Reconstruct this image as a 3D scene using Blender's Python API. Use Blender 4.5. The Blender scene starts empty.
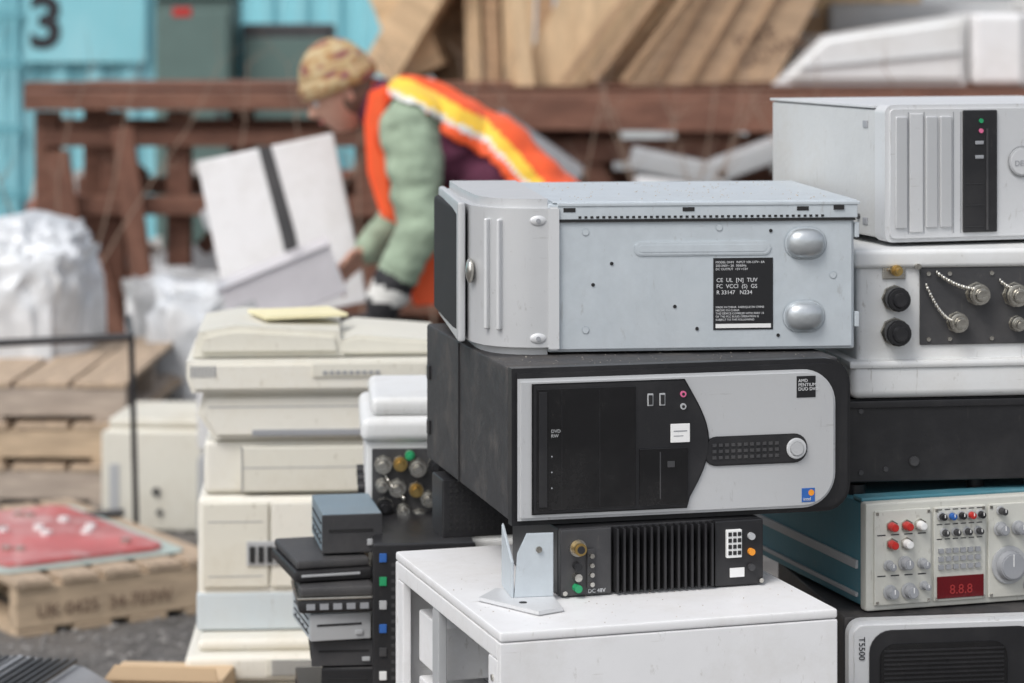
import bpy, bmesh, math, random
from mathutils import Vector, Matrix, noise, Euler
R=math.radians
random.seed(7)
sc=bpy.context.scene
# ------------------------------------------------------------------ materials
def M(name,c,r=.5,m=0.,var=.1,scale=6,bump=.05,bsc=120,dirt=0.,dc=(.25,.21,.16),st=(1,1,1),coat=0.,dsc=3.,speck=True):
    mt=bpy.data.materials.new(name); mt.use_nodes=True; nt=mt.node_tree; N=nt.nodes; L=nt.links
    b=N['Principled BSDF']; b.inputs['Roughness'].default_value=r; b.inputs['Metallic'].default_value=m
    b.inputs['Coat Weight'].default_value=coat
    tc=N.new('ShaderNodeTexCoord'); mp=N.new('ShaderNodeMapping'); mp.inputs['Scale'].default_value=st
    L.new(tc.outputs['Object'],mp.inputs['Vector'])
    n1=N.new('ShaderNodeTexNoise'); n1.inputs['Scale'].default_value=scale; n1.inputs['Detail'].default_value=8; n1.inputs['Roughness'].default_value=.65
    L.new(mp.outputs[0],n1.inputs['Vector'])
    cr=N.new('ShaderNodeValToRGB'); cr.color_ramp.elements[0].position=.3; cr.color_ramp.elements[1].position=.7
    cr.color_ramp.elements[0].color=[x*(1-var) for x in c]+[1]; cr.color_ramp.elements[1].color=[min(1,x*(1+var)) for x in c]+[1]
    L.new(n1.outputs['Fac'],cr.inputs['Fac']); out=cr.outputs['Color']
    if dirt>0:
        n2=N.new('ShaderNodeTexNoise'); n2.inputs['Scale'].default_value=dsc; n2.inputs['Detail'].default_value=12; n2.inputs['Roughness'].default_value=.75
        L.new(mp.outputs[0],n2.inputs['Vector'])
        mr=N.new('ShaderNodeMapRange'); mr.inputs['From Min'].default_value=.48; mr.inputs['From Max'].default_value=.70; mr.inputs['To Max'].default_value=dirt
        L.new(n2.outputs['Fac'],mr.inputs['Value'])
        mx=N.new('ShaderNodeMixRGB'); mx.inputs['Color2'].default_value=(*dc,1); L.new(mr.outputs[0],mx.inputs['Fac']); L.new(out,mx.inputs['Color1']); out=mx.outputs[0]
        if speck:   # small scuffs, scratches and specks of grit
            for sc_,rot_,sz,lo_,hi_ in (((1,1.3,.45),(0,.5,.3),75,.63,.72),((9,9,.7),(.3,.9,.2),14,.66,.72),((.8,9,9),(.1,.35,-.2),12,.67,.73)):
                mp2=N.new('ShaderNodeMapping'); mp2.inputs['Scale'].default_value=sc_; mp2.inputs['Rotation'].default_value=rot_; L.new(tc.outputs['Object'],mp2.inputs['Vector'])
                n4=N.new('ShaderNodeTexNoise'); n4.inputs['Scale'].default_value=sz; n4.inputs['Detail'].default_value=4; n4.inputs['Roughness'].default_value=.7; L.new(mp2.outputs[0],n4.inputs['Vector'])
                m4=N.new('ShaderNodeMapRange'); m4.inputs['From Min'].default_value=lo_; m4.inputs['From Max'].default_value=hi_; m4.inputs['To Max'].default_value=min(.6,dirt*1.3)
                L.new(n4.outputs['Fac'],m4.inputs['Value'])
                mx2=N.new('ShaderNodeMixRGB'); mx2.inputs['Color2'].default_value=(dc[0]*.8,dc[1]*.8,dc[2]*.8,1); L.new(m4.outputs[0],mx2.inputs['Fac']); L.new(out,mx2.inputs['Color1']); out=mx2.outputs[0]
        ad=N.new('ShaderNodeMath'); ad.operation='MULTIPLY_ADD'; ad.inputs[1].default_value=.5; ad.inputs[2].default_value=r; ad.use_clamp=True
        L.new(mr.outputs[0],ad.inputs[0]); L.new(ad.outputs[0],b.inputs['Roughness'])
    L.new(out,b.inputs['Base Color'])
    if bump>0:
        n3=N.new('ShaderNodeTexNoise'); n3.inputs['Scale'].default_value=bsc; n3.inputs['Detail'].default_value=3
        L.new(mp.outputs[0],n3.inputs['Vector'])
        bp=N.new('ShaderNodeBump'); bp.inputs['Strength'].default_value=bump; bp.inputs['Distance'].default_value=.01
        L.new(n3.outputs['Fac'],bp.inputs['Height']); L.new(bp.outputs[0],b.inputs['Normal'])
    return mt
cream=M('cream_plastic',(.74,.72,.65),.5,var=.06,dirt=.45,bump=.02,dc=(.50,.44,.32))
cream2=M('aged_plastic',(.68,.66,.58),.5,var=.06,dirt=.5,bump=.02,dc=(.42,.37,.28))
white=M('white_paint',(.78,.78,.785),.42,var=.04,dirt=.35,dc=(.48,.45,.40),bump=.01,dsc=5)
whitep=M('white_plastic',(.70,.71,.71),.5,var=.06,dirt=.5,dc=(.42,.40,.36),bump=.01)
galv=M('galvanised_steel',(.55,.60,.635),.45,.3,var=.07,scale=25,bump=.01,dirt=.3,dc=(.42,.42,.41))
silver=M('silver_plastic',(.57,.58,.59),.38,.3,var=.06,bump=.015,bsc=400,dirt=.3,dc=(.38,.37,.35))
silver2=M('silver_light',(.64,.65,.66),.42,.2,var=.05,bump=.015,dirt=.35,dc=(.42,.40,.37))
footm=M('foot_silver',(.50,.53,.55),.3,.65,var=.08,dirt=.15)
black=M('black_plastic',(.016,.016,.018),.38,var=.3,bump=.02,dirt=.25,dc=(.06,.055,.05))
gloss=M('gloss_black',(.010,.010,.011),.2,var=.3,bump=0,dirt=.3,dc=(.035,.033,.03))
charcoal=M('charcoal_side',(.032,.031,.033),.55,var=.3,scale=60,bump=.08,bsc=250,dirt=.7,dc=(.11,.10,.09),dsc=14)
dark=M('dark_void',(.015,.015,.016),.8)
dgrey=M('dark_grey',(.045,.045,.048),.5,var=.2,dirt=.3,dc=(.12,.11,.1))
grey=M('grey_plastic',(.30,.31,.33),.5,dirt=.2)
midg=M('mid_grey',(.42,.43,.44),.5,dirt=.2)
chrome=M('chrome',(.62,.6,.55),.25,1.,var=.2,bump=.05,dirt=.4,dc=(.2,.17,.13))
gold=M('brass',(.6,.42,.16),.3,1.)
teal=M('teal_case',(.06,.20,.25),.5,var=.15,dirt=.45,dc=(.22,.25,.25))
scope=M('panel_ivory',(.58,.58,.53),.5,var=.05,dirt=.3)
red=M('red_plastic',(.5,.03,.025),.35); green=M('green_plastic',(.02,.3,.12),.4); blue=M('blue_plastic',(.03,.12,.4),.4); pink=M('pink_plastic',(.7,.15,.3),.4)
orangep=M('orange_dot',(.8,.3,.03),.4)
ledred=M('red_display',(.12,.006,.01),.15)
lab=M('label_black',(.012,.012,.014),.4,bump=0); labw=M('label_white',(.78,.78,.77),.5,bump=0,var=.03); txt=M('print_white',(.65,.66,.67),.5,bump=0,var=.02); txtb=M('print_black',(.02,.02,.025),.5,bump=0)
stencil=M('stencil_brown',(.16,.10,.07),.8,bump=0)
wood=M('pallet_wood',(.50,.38,.26),.8,var=.3,scale=5,st=(1,7,7),bump=.3,bsc=40,dirt=.5,dc=(.22,.17,.13),speck=False)
woodd=M('pallet_wood_deep',(.46,.35,.25),.8,var=.3,scale=5,st=(7,1,7),bump=.3,bsc=40,dirt=.5,dc=(.2,.16,.13),speck=False)
woodg=M('weathered_wood',(.42,.35,.29),.85,var=.3,scale=5,st=(1,7,7),bump=.3,bsc=40,dirt=.5,dc=(.2,.16,.14),speck=False)
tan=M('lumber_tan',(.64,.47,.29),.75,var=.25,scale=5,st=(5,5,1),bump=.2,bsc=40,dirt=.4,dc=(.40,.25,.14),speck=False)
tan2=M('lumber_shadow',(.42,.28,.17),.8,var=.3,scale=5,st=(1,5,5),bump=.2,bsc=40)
brown=M('brown_timber',(.17,.075,.048),.75,var=.35,scale=6,st=(1,4,4),bump=.2,bsc=50,dirt=.35,dc=(.26,.16,.12),speck=False)
card=M('cardboard',(.60,.44,.28),.8,var=.1,bump=.05,dirt=.2)
cont=M('container_paint',(.25,.58,.65),.55,var=.08,scale=1.2,bump=.03,bsc=30,dirt=.5,dc=(.50,.72,.76),st=(1,1,.3),dsc=1.5,speck=False)
cont2=M('container_frame',(.13,.36,.42),.55,var=.15)
cab=M('cabinet_green',(.11,.17,.155),.6,var=.1)
wrap=M('plastic_wrap',(.66,.68,.70),.35,var=.18,scale=14,bump=.6,bsc=18)
redp=M('red_board',(.50,.10,.10),.35,var=.4,scale=3,dirt=.9,dc=(.62,.55,.53),dsc=5)
greenp=M('pale_green',(.42,.50,.46),.4)
yel=M('yellow_paper',(.82,.75,.48),.7)
# ------------------------------------------------------------------ geometry helpers
def fin(bm,name,mat,par=None,smooth=True,wn=True,loc=(0,0,0),rot=(0,0,0)):
    me=bpy.data.meshes.new(name); bmesh.ops.recalc_face_normals(bm,faces=bm.faces); bm.to_mesh(me); bm.free()
    for mm in (mat if isinstance(mat,(list,tuple)) else [mat]): me.materials.append(mm)
    o=bpy.data.objects.new(name,me); sc.collection.objects.link(o)
    if smooth:
        for p in me.polygons: p.use_smooth=True
        me.set_sharp_from_angle(angle=R(40))
        if wn:
            w=o.modifiers.new('wn','WEIGHTED_NORMAL'); w.keep_sharp=True
    o.location=loc; o.rotation_euler=rot
    if par: o.parent=par
    return o
class G:
    def __init__(s,name,loc=(0,0,0),rz=0,rx=0,ry=0):
        s.e=bpy.data.objects.new(name,None); sc.collection.objects.link(s.e); s.e.empty_display_size=.05
        s.e.location=loc; s.e.rotation_euler=(R(rx),R(ry),R(rz))
    def box(s,n,a,b,mat,bev=.003,rot=(0,0,0),seg=2):
        bm=bmesh.new(); bmesh.ops.create_cube(bm,size=1)
        d=[abs(b[i]-a[i]) for i in range(3)]; c=[(a[i]+b[i])/2 for i in range(3)]
        bmesh.ops.scale(bm,vec=d,verts=bm.verts)
        bv=min(bev,min(d)*.45)
        if bv>0: bmesh.ops.bevel(bm,geom=bm.edges[:],offset=bv,segments=seg,affect='EDGES',profile=.5)
        return fin(bm,n,mat,s.e,loc=c,rot=[R(x) for x in rot])
    def cyl(s,n,p0,p1,r,mat,r2=None,seg=20,bev=.0):
        p0=Vector(p0);p1=Vector(p1);d=p1-p0
        bm=bmesh.new(); bmesh.ops.create_cone(bm,cap_ends=True,segments=seg,radius1=r,radius2=r if r2 is None else r2,depth=d.length)
        if bev>0:
            es=[e for e in bm.edges if any(len(f.verts)>4 for f in e.link_faces)]
            bmesh.ops.bevel(bm,geom=es,offset=bev,segments=2,affect='EDGES')
        o=fin(bm,n,mat,s.e,loc=(p0+p1)/2); o.rotation_mode='QUATERNION'; o.rotation_quaternion=d.to_track_quat('Z','Y'); return o
    def prism(s,n,pts,y0,y1,mat,bev=.002,axis='y',seg=2):
        bm=bmesh.new()
        def P(p,t): return (p[0],t,p[1]) if axis=='y' else ((p[0],p[1],t) if axis=='z' else (t,p[0],p[1]))
        v0=[bm.verts.new(P(p,y0)) for p in pts]; v1=[bm.verts.new(P(p,y1)) for p in pts]
        f0=bm.faces.new(v0); f1=bm.faces.new(v1[::-1]); k=len(pts)
        for i in range(k): bm.faces.new((v0[i],v0[(i+1)%k],v1[(i+1)%k],v1[i]))
        bmesh.ops.recalc_face_normals(bm,faces=bm.faces)
        if bev>0:
            bmesh.ops.bevel(bm,geom=list(f0.edges)+list(f1.edges),offset=bev,segments=seg,affect='EDGES')
        return fin(bm,n,mat,s.e)
    def text(s,t,x,y,z,size,mat,rot=(90,0,0),sp=1.0,al='LEFT',off=0):
        c=bpy.data.curves.new('print',type='FONT'); c.body=t; c.size=size; c.align_x=al; c.extrude=.0002; c.space_line=sp; c.resolution_u=3; c.offset=off
        c.materials.append(mat); o=bpy.data.objects.new('print',c); sc.collection.objects.link(o)
        o.location=(x,y,z); o.rotation_euler=[R(a) for a in rot]; o.parent=s.e; return o
    def multi(s,n,boxes,mat):
        vs=[];fs=[]
        for a,b in boxes:
            k=len(vs)
            vs+=[(x,y,z) for x in(a[0],b[0]) for y in(a[1],b[1]) for z in(a[2],b[2])]
            fs+=[tuple(k+i for i in f) for f in((0,1,3,2),(4,6,7,5),(0,4,5,1),(2,3,7,6),(0,2,6,4),(1,5,7,3))]
        me=bpy.data.meshes.new(n); me.from_pydata(vs,[],fs); me.materials.append(mat)
        o=bpy.data.objects.new(n,me); sc.collection.objects.link(o); o.parent=s.e; return o
    def ell(s,n,c,r,mat,seg=24,rot=(0,0,0),sq=1.):
        bm=bmesh.new(); bmesh.ops.create_uvsphere(bm,u_segments=seg,v_segments=seg//2,radius=1)
        if sq!=1:
            for v in bm.verts: v.co.x=math.copysign(abs(v.co.x)**sq,v.co.x); v.co.z=math.copysign(abs(v.co.z)**sq,v.co.z)
        bmesh.ops.scale(bm,vec=r,verts=bm.verts)
        return fin(bm,n,mat,s.e,loc=c,wn=False,rot=[R(a) for a in rot])
def rr(x0,z0,x1,z1,r,k=6,corners=(1,1,1,1)):
    out=[]
    for ci,(cx,cz,a0) in enumerate([(x1-r,z1-r,0),(x0+r,z1-r,90),(x0+r,z0+r,180),(x1-r,z0+r,270)]):
        if corners[ci]:
            for i in range(k+1):
                a=R(a0+90*i/k); out.append((cx+r*math.cos(a),cz+r*math.sin(a)))
        else: out.append([(x1,z1),(x0,z1),(x0,z0),(x1,z0)][ci])
    return out
def pebbles(name,items,mat,par=None):
    vs=[];fs=[]
    for (x,y,z,r) in items:
        k=len(vs); a=random.uniform(0,6.28)
        for i in range(4):
            t=a+i*1.57; q=r*random.uniform(.7,1.2); vs.append((x+q*math.cos(t),y+q*math.sin(t),z))
        vs.append((x+random.uniform(-.3,.3)*r,y,z+r*random.uniform(.5,.9))); vs.append((x,y,z-r*.4))
        for i in range(4): fs.append((k+i,k+(i+1)%4,k+4)); fs.append((k+(i+1)%4,k+i,k+5))
    me=bpy.data.meshes.new(name); me.from_pydata(vs,[],fs); me.materials.append(mat)
    o=bpy.data.objects.new(name,me); sc.collection.objects.link(o)
    if par: o.parent=par
# ------------------------------------------------------------------ ground
bm=bmesh.new(); bmesh.ops.create_grid(bm,x_segments=2,y_segments=2,size=250)
fin(bm,'ground',M('gravel_asphalt',(.10,.095,.09),.9,var=.5,scale=14,bump=.8,bsc=70,dirt=.8,dc=(.19,.17,.15),dsc=1.3,speck=False),smooth=False)
its=[]
for i in range(7000):
    y=random.uniform(5.2,9.5); x=random.uniform(-2.4,-.2)*y/6; r=random.uniform(.003,.012); its.append((x,y,r*.3,r))
pebbles('gravel',its,M('gravel_stone',(.2,.19,.18),.9,var=.6,scale=9,bump=0))
# ------------------------------------------------------------------ pallet
def pallet(loc,rz,w=1.2,d=1.0,z=0,mat=wood,h=.14,n=8,bw=.1,dm=None):
    g=G('wooden_pallet',(loc[0],loc[1],z),rz); dm=dm or woodd
    for i in range(3):
        y=i*(d-.05)/2; g.box('stringer_%d'%i,(0,y,.018),(w,y+.05,h-.02),mat,.003)
    for i in range(n):
        x=i*(w-bw)/(n-1); j=random.uniform(-.006,.006)
        g.box('deck_board_%d'%i,(x+j,-.005+j,h-.018),(x+bw+j,d+.005+j,h),dm,.003,rot=(0,0,random.uniform(-.6,.6)))
    for i in range(4):
        x=i*(w-.1)/3; g.box('base_board_%d'%i,(x,-.002,0),(x+.1,d+.002,.016),mat,.003)
    return g
# ================================================================== MAIN STACK
pallet((-.12,3.02),17,1.1,.8)
W=G('white_steel_cabinet',(-.0143,3.1,.14),17); w,d,h=.438,.5,.629
W.box('top_panel',(0,0,h-.012),(w,d,h),white,.003)
W.box('front_panel',(0,0,0),(w,.012,h-.013),white,.002); W.box('right_panel',(w-.012,.013,0),(w,d,h-.013),white,.002)
W.box('back_panel',(0,d-.012,0),(w-.013,d,h-.013),white,.002); W.box('bottom_panel',(.013,.013,0),(w-.013,d-.013,.012),white,.002)
W.box('rim_top',(0,.013,h-.035),(.012,d-.013,h-.013),white,.002)
W.box('rim_front',(0,.013,.013),(.012,.05,h-.036),white,.002); W.box('rim_back',(0,d-.04,.013),(.012,d-.013,h-.036),white,.002)
W.box('divider',(.002,.285,.013),(.014,.315,h-.036),midg,.002)
W.box('inner_plate',(.1,.05,.05),(.105,.46,h-.05),midg,.001)
for i in range(7): W.box('shelf_%d'%i,(.004,.06,h-.17-i*.05),(.1,.27,h-.165-i*.05),grey,.001)
for i in range(3): W.box('inner_box_%d'%i,(.02,.33,h-.14-i*.09),(.1,.45,h-.07-i*.09),white,.003)
for i in range(5): W.cyl('screw_%d'%i,(-.002,.03,h-.06-i*.12),(0,.03,h-.06-i*.12),.004,chrome)
pebbles('grit',[(random.uniform(.01,.43),random.uniform(.01,.3),h+.0004,random.uniform(.0005,.0013)) for _ in range(90)],woodg,W.e)
S=G('heatsink_power_supply',(.064,3.277,.77),17)
S.box('body',(0,.02,0),(.275,.22,.086),black,.004)
S.box('front_plate_left',(.0,.008,.001),(.068,.02,.085),dgrey,.002)
S.box('front_plate_right',(.208,.006,.001),(.275,.02,.085),black,.002)
for i in range(15):
    x=.072+i*.0092; S.box('fin_%d'%i,(x,.0,.003),(x+.0035,.02,.084),black,.001)
S.cyl('bnc_socket',(.022,.008,.062),(.022,-.008,.062),.008,gold,bev=.001); S.cyl('bnc_pin',(.022,-.008,.062),(.022,-.0085,.062),.005,dark)
S.cyl('bnc_flange',(.022,.008,.062),(.022,.004,.062),.011,chrome)
for i in range(3): S.cyl('terminal_%d'%i,(.02,.008,.012+i*.014),(.02,-.004,.012+i*.014),.005,[green,chrome,black][i])
S.box('terminal_plate',(.034,.004,.01),(.044,.008,.06),dgrey,.001)
for i in range(4): S.cyl('pin_%d'%i,(.039,.004,.016+i*.012),(.039,-.002,.016+i*.012),.003,chrome)
S.box('multi_connector',(.222,.0,.038),(.243,.006,.074),labw,.001)
S.multi('connector_holes',[((.224+i*.0065,-.001,.042+j*.008),(.2285+i*.0065,.0,.047+j*.008)) for i in range(3) for j in range(4)],dark)
for i in range(3): S.cyl('lamp_%d'%i,(.257,.006,.024+i*.02),(.257,0,.024+i*.02),.0045,[dgrey,orangep,midg][i])
S.box('label',(.228,.004,.012),(.248,.006,.024),labw,.0005); S.text('DC 48V',.036,.0072,.004,.007,txt)
for x in(.004,.271): S.cyl('bolt',(x,.004,.006),(x,.002,.006),.003,chrome)
B=G('steel_mounting_bracket',(-.006,3.232,.77),10)
B.prism('foot',[(-.03,.04),(.03,-.052),(.064,-.035),(.066,.06),(.0,.09)],0,.005,silver2,.001,axis='z')
B.prism('upright',[(.014,.005),(.064,.005),(.064,.085),(.03,.085),(.018,.06)],.028,.032,galv,.001)
B.prism('return_flange',[(.028,.005),(.1,.005),(.1,.085),(.028,.05)],.010,.0135,galv,.001,axis='x')
B.cyl('hole',(.02,.0,.005),(.02,.0,.0056),.005,dark); B.cyl('bolt',(.045,.027,.065),(.045,.024,.065),.004,chrome)
V=G('black_network_switch',(-.098,3.66,.77),14)
V.box('body',(0,0,0),(.34,.07,.083),black,.003)
V.multi('vent_slots',[((.01+i*.009,-.001,.01+j*.009),(.0145+i*.009,0,.0145+j*.009)) for i in range(34) for j in range(8)],dark)
# ---- black tower with silver front, lying on side
A=G('black_desktop_tower',(.001,3.297,.857),14); w,d,h=.455,.53,.2
A.box('chassis',(.002,.03,.002),(w-.004,d,h-.002),charcoal,.004)
A.prism('bezel',rr(0,0,w+.003,h,.035,corners=(1,0,0,1)),-.0,.03,black,.006)
A.prism('silver_fascia',rr(.005,.008,w-.022,h-.012,.045,k=10,corners=(1,0,0,1)),-.009,.0,silver,.004)
ins=[(.022,.016),(.228,.016)]+[(.232+.026*math.sin(R(t)),.03+.14*t/180.) for t in range(0,181,12)]+[(.225,.182),(.022,.182)]
A.prism('drive_bay_surround',ins,-.013,-.009,black,.002)
A.box('drive_door',(.028,-.0155,.022),(.158,-.013,.176),gloss,.001)
A.box('drive_door_edge',(.03,-.017,.026),(.041,-.0155,.172),black,.0008)
A.box('floppy_bay',(.163,-.0155,.022),(.228,-.013,.095),gloss,.001)
for x in(.06,.11): A.box('bay_split',(x,-.0158,.024),(x+.0006,-.0155,.174),black,0)
A.box('tray',(.19,-.0162,.03),(.1915,-.0155,.09),dgrey,0); A.box('button',(.2,-.017,.07),(.21,-.0155,.078),dgrey,.001)
for x in(.178,.194):
    A.box('usb_rim',(x-.004,-.0145,.149),(x+.004,-.013,.165),midg,.001); A.box('usb_port',(x-.0025,-.0155,.151),(x+.0025,-.0145,.163),dark,0)
for z,mm in((.163,pink),(.147,midg)):
    A.cyl('audio_jack',(.222,-.013,z),(.222,-.015,z),.004,mm); A.cyl('jack_hole',(.222,-.015,z),(.222,-.0154,z),.002,dark)
A.box('badge_label',(.205,-.0145,.101),(.231,-.013,.125),labw,.001)
A.multi('badge_print',[((.209,-.0148,.115),(.227,-.0145,.1165)),((.209,-.0148,.109),(.222,-.0145,.11))],grey)
A.prism('control_bar',rr(.25,.068,.392,.106,.018),-.012,-.009,black,.002)
A.multi('button_grid',[((.262+i*.0085,-.0135,.077+j*.008),(.267+i*.0085,-.012,.081+j*.008)) for i in range(11) for j in range(3)],dgrey)
A.cyl('power_ring',(.376,-.012,.087),(.376,-.0155,.087),.0135,silver2,bev=.001,seg=32); A.cyl('power_button',(.376,-.0155,.087),(.376,-.0175,.087),.0095,silver,bev=.001,seg=32)
A.box('spec_sticker',(.378,-.0096,.152),(.404,-.009,.18),lab,0); A.text('AMD\nPENTIUM\nDUO DVD',.38,-.0099,.172,.006,txt,sp=.9)
A.box('cpu_sticker',(.385,-.0096,.016),(.403,-.009,.034),blue,0); A.cyl('sticker_dot',(.398,-.0096,.028),(.398,-.0099,.028),.004,orangep); A.text('intel',.387,-.0101,.018,.006,txt)
A.text('DVD\nRW',.046,-.016,.12,.006,midg)
for i in range(3): A.cyl('drive_led',(.047,-.0155,.09-i*.02),(.047,-.0162,.09-i*.02),.001,grey)
A.box('panel_seam',(-.0005,.31,.004),(.002,.3112,h-.004),dark,0)
for z in(.04,.12): A.box('panel_clip',(-.0015,.5,z),(.002,.515,z+.02),black,.001)
pebbles('grit',[(random.uniform(.01,.44),random.uniform(.035,.14),h-.0016,random.uniform(.0005,.0012)) for _ in range(80)],M('grit_grey',(.35,.32,.28),.9),A.e)
# ---- silver tower on its side showing underside
D=G('silver_desktop_tower',(.048,3.45,1.058),6); w,d,h=.415,.43,.198
D.box('chassis',(0,.004,0),(w,d,h),galv,.003)
D.box('under_panel',(.006,-.0,.004),(w-.004,.004,h-.022),galv,.0015)
D.box('flange',(.012,-.0035,h-.021),(w+.003,.004,h-.003),galv,.001)
D.box('top_lid',(.006,.003,h),(w+.004,d-.01,h+.0025),galv,.001)
D.box('flange_lip',(.012,-.005,h-.0035),(w+.006,.003,h+.001),galv,.0008)
D.box('shadow_gap',(.012,-.0036,h-.0245),(w,.0,h-.0215),dark,0)
D.multi('perforations',[((.04+i*.008,-.0042,h-.0195),(.0438+i*.008,-.0034,h-.0165)) for i in range(42)],dark)
D.multi('slots',[((a,-.0042,h-.011),(a+.016,-.0034,h-.0055)) for a in(.02,.18,.335)]+[((a,-.0058,h-.010),(a+.014,-.0035,h-.004)) for a in(.385,)],dark)
D.prism('press_slot',rr(.115,.128,.3,.147,.0095),-.0022,-.0002,galv,.0015)
D.prism('press_slot_inner',rr(.121,.1325,.294,.1425,.005),-.0028,-.002,galv,.0005)
for (x,z) in((.347,.143),(.345,.045)):
    D.prism('foot_rim',rr(x-.029,z-.022,x+.029,z+.022,.0215,k=8),-.002,0,galv,.001)
    D.ell('foot_dome',(x,-.001,z),(.0262,.016,.0205),footm,seg=40,sq=.8)
for (x,z) in((.085,.118),(.3,.16),(.31,.02),(.2,.03),(.06,.09),(.17,.06)): D.cyl('rivet',(x,-.0005,z),(x,-.0012,z),.0024,dark)
for (x,z) in((.05,.03),(.05,.16),(.385,.1),(.23,.165)): D.cyl('dimple',(x,0,z),(x,-.0012,z),.005,galv,bev=.0006)
D.box('label',(.222,-.0009,.028),(.303,-.0001,.124),lab,0)
D.text('MODEL DHM   INPUT 100-127V~ 6A\n200-240V~ 3A  50/60Hz\nDC OUTPUT  +5V +12V',.225,-.0013,.117,.0042,txt,sp=1.1)
D.text('MADE IN CHINA  FABRIQUE EN CHINE\nHECHO EN CHINA\nTHIS DEVICE COMPLIES WITH PART 15\nOF THE FCC RULES OPERATION IS\nSUBJECT TO THE FOLLOWING',.225,-.0013,.057,.0038,txt,sp=1.1)
D.text('CE  UL  [N]  TUV\nFC  VCCI  (S)  GS\nR 33147   N234',.226,-.0013,.092,.0075,txt,sp=1.1)
D.box('serial_strip',(.225,-.0015,.0305),(.3,-.0012,.036),labw,0)
for k in range(2): D.box('rear_hook_%d'%k,(w,.0,.03+k*.12),(w+.006,.01,.05+k*.12),galv,.001)
pr=[(.012,.0),(-.02,.0),(-.045,.006),(-.066,.018),(-.083,.038),(-.095,.068),(-.1,.1),(-.108,.25),(-.110,.43),(.012,.43)]
pr=[(a,b-.004) for a,b in pr]
D.prism('front_bezel',pr,-.004,h+.006,silver,.012,axis='z',seg=4)
D.prism('bezel_shoulder',[(.0,-.007),(.014,-.007),(.014,.0),(.0,.0)],.004,h-.004,silver2,.002,axis='z')
matt=M('matt_black',(.012,.012,.013),.75,var=.2,bump=0)
D.box('drive_door',(-.118,.09,.016),(-.104,.405,h-.014),matt,.006,rot=(0,0,1.5)); D.box('door_frame',(-.114,.08,.006),(-.103,.418,h-.002),silver,.004)
for x,y in((-.064,.012),(-.079,.027)):
    D.box('rib',(x-.003,y-.007,.03),(x+.003,y+.004,h-.02),silver2,.003,rot=(0,0,-40),seg=3)
D.ell('logo_disc',(-.099,.06,.105),(.006,.015,.017),chrome)
for z in(.02,h-.022): D.ell('bezel_clip',(-.014,-.004,z),(.011,.003,.007),silver2); D.cyl('clip_screw',(-.014,-.006,z),(-.014,-.008,z),.003,grey)
D.text('DELL',-.02,-.0045,.02,.004,grey)
pebbles('grit',[(random.uniform(.02,.4),random.uniform(.02,.4),h+.0028,random.uniform(.0006,.0016)) for _ in range(150)],M('grit_tan',(.45,.38,.3),.9),D.e)
# ================================================================== RIGHT STACK
pallet((.42,3.4),10,1.1,.8)
C=G('steel_filing_cabinet',(.45,3.5,.14),8)
C.box('carcass',(0,.01,0),(.44,.42,.35),midg,.004)
for i in range(2): C.box('drawer_%d'%i,(.01,0,.01+i*.17),(.43,.012,.17+i*.17),midg,.004); C.box('handle_%d'%i,(.17,-.02,.08+i*.17),(.27,0,.09+i*.17),chrome,.003)
T=G('silver_workstation_tower',(.4485,3.45,.493),8); w,d,h=.46,.4,.208
T.box('chassis',(0,.03,0),(w,d,h),charcoal,.004)
T.prism('bezel',rr(0,0,w,h,.02),0,.03,silver2,.006)
T.prism('mesh_recess',rr(.026,.012,.262,h-.012,.03),-.003,0,black,.003)
T.prism('inner_recess',rr(.04,.024,.215,h-.03,.02),-.006,-.003,gloss,.001)
T.multi('slats',[((.045,-.007,.03+i*.006),(.21,-.006,.0325+i*.006)) for i in range(24)],black)
T.text('T5500',.012,-.001,h-.02,.012,txtb,rot=(90,90,0))
T.cyl('power_button',(.24,-.003,.1),(.24,-.007,.1),.009,silver,bev=.001)
O=G('oscilloscope',(.479,3.5,.705),17); w,d,h=.45,.42,.142
O.box('case',(0,.02,0),(w,d,h),teal,.006)
O.box('front_frame',(-.003,.0,-.002),(w+.003,.02,h+.002),scope,.004)
O.box('side_rail',(-.004,.03,.05),(0,d-.02,.062),midg,.001); O.box('side_rail_low',(-.004,.03,.012),(0,d-.02,.018),midg,.001)
O.box('top_ridge',(0,.02,h),(w,.05,h+.006),teal,.002)
for i,(a,b) in enumerate(((.008,.092),(.096,.174),(.178,.262),(.266,.44))): O.box('module_%d'%i,(a,-.004,.006),(b,0,h-.008),scope,.002)
for (x,z,m_) in((.033,.112,red),(.055,.112,red),(.033,.088,red),(.055,.088,labw),(.075,.112,labw)):
    O.cyl('binding_post',(x,-.004,z),(x,-.018,z),.0065,m_,r2=.005,bev=.001); O.cyl('post_nut',(x,-.004,z),(x,-.007,z),.009,chrome,seg=6)
def knob(g,x,z,r,mat=grey,l=.014):
    g.cyl('knob_skirt',(x,-.004,z),(x,-.008,z),r*1.25,midg,bev=.001,seg=24); g.cyl('knob',(x,-.008,z),(x,-.008-l,z),r,mat,r2=r*.85,bev=.0015,seg=24); g.box('knob_mark',(x-.0006,-.0085-l,z),(x+.0006,-.0075-l,z+r*.8),labw,0)
for x,z,r in((.028,.06,.006),(.052,.062,.008),(.078,.06,.006),(.03,.024,.008),(.058,.024,.009),(.08,.03,.005)): knob(O,x,z,r)
for i in range(5): knob(O,.106+i*.0145,.122,.005,[black,blue,black,red,black][i],.01)
for i in range(4): knob(O,.11+i*.017,.1,.0048,dgrey,.01)
O.multi('push_buttons',[((.102+i*.011,-.008,.05+j*.011),(.109+i*.011,-.004,.056+j*.011)) for i in range(6) for j in range(3)],grey)
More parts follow.
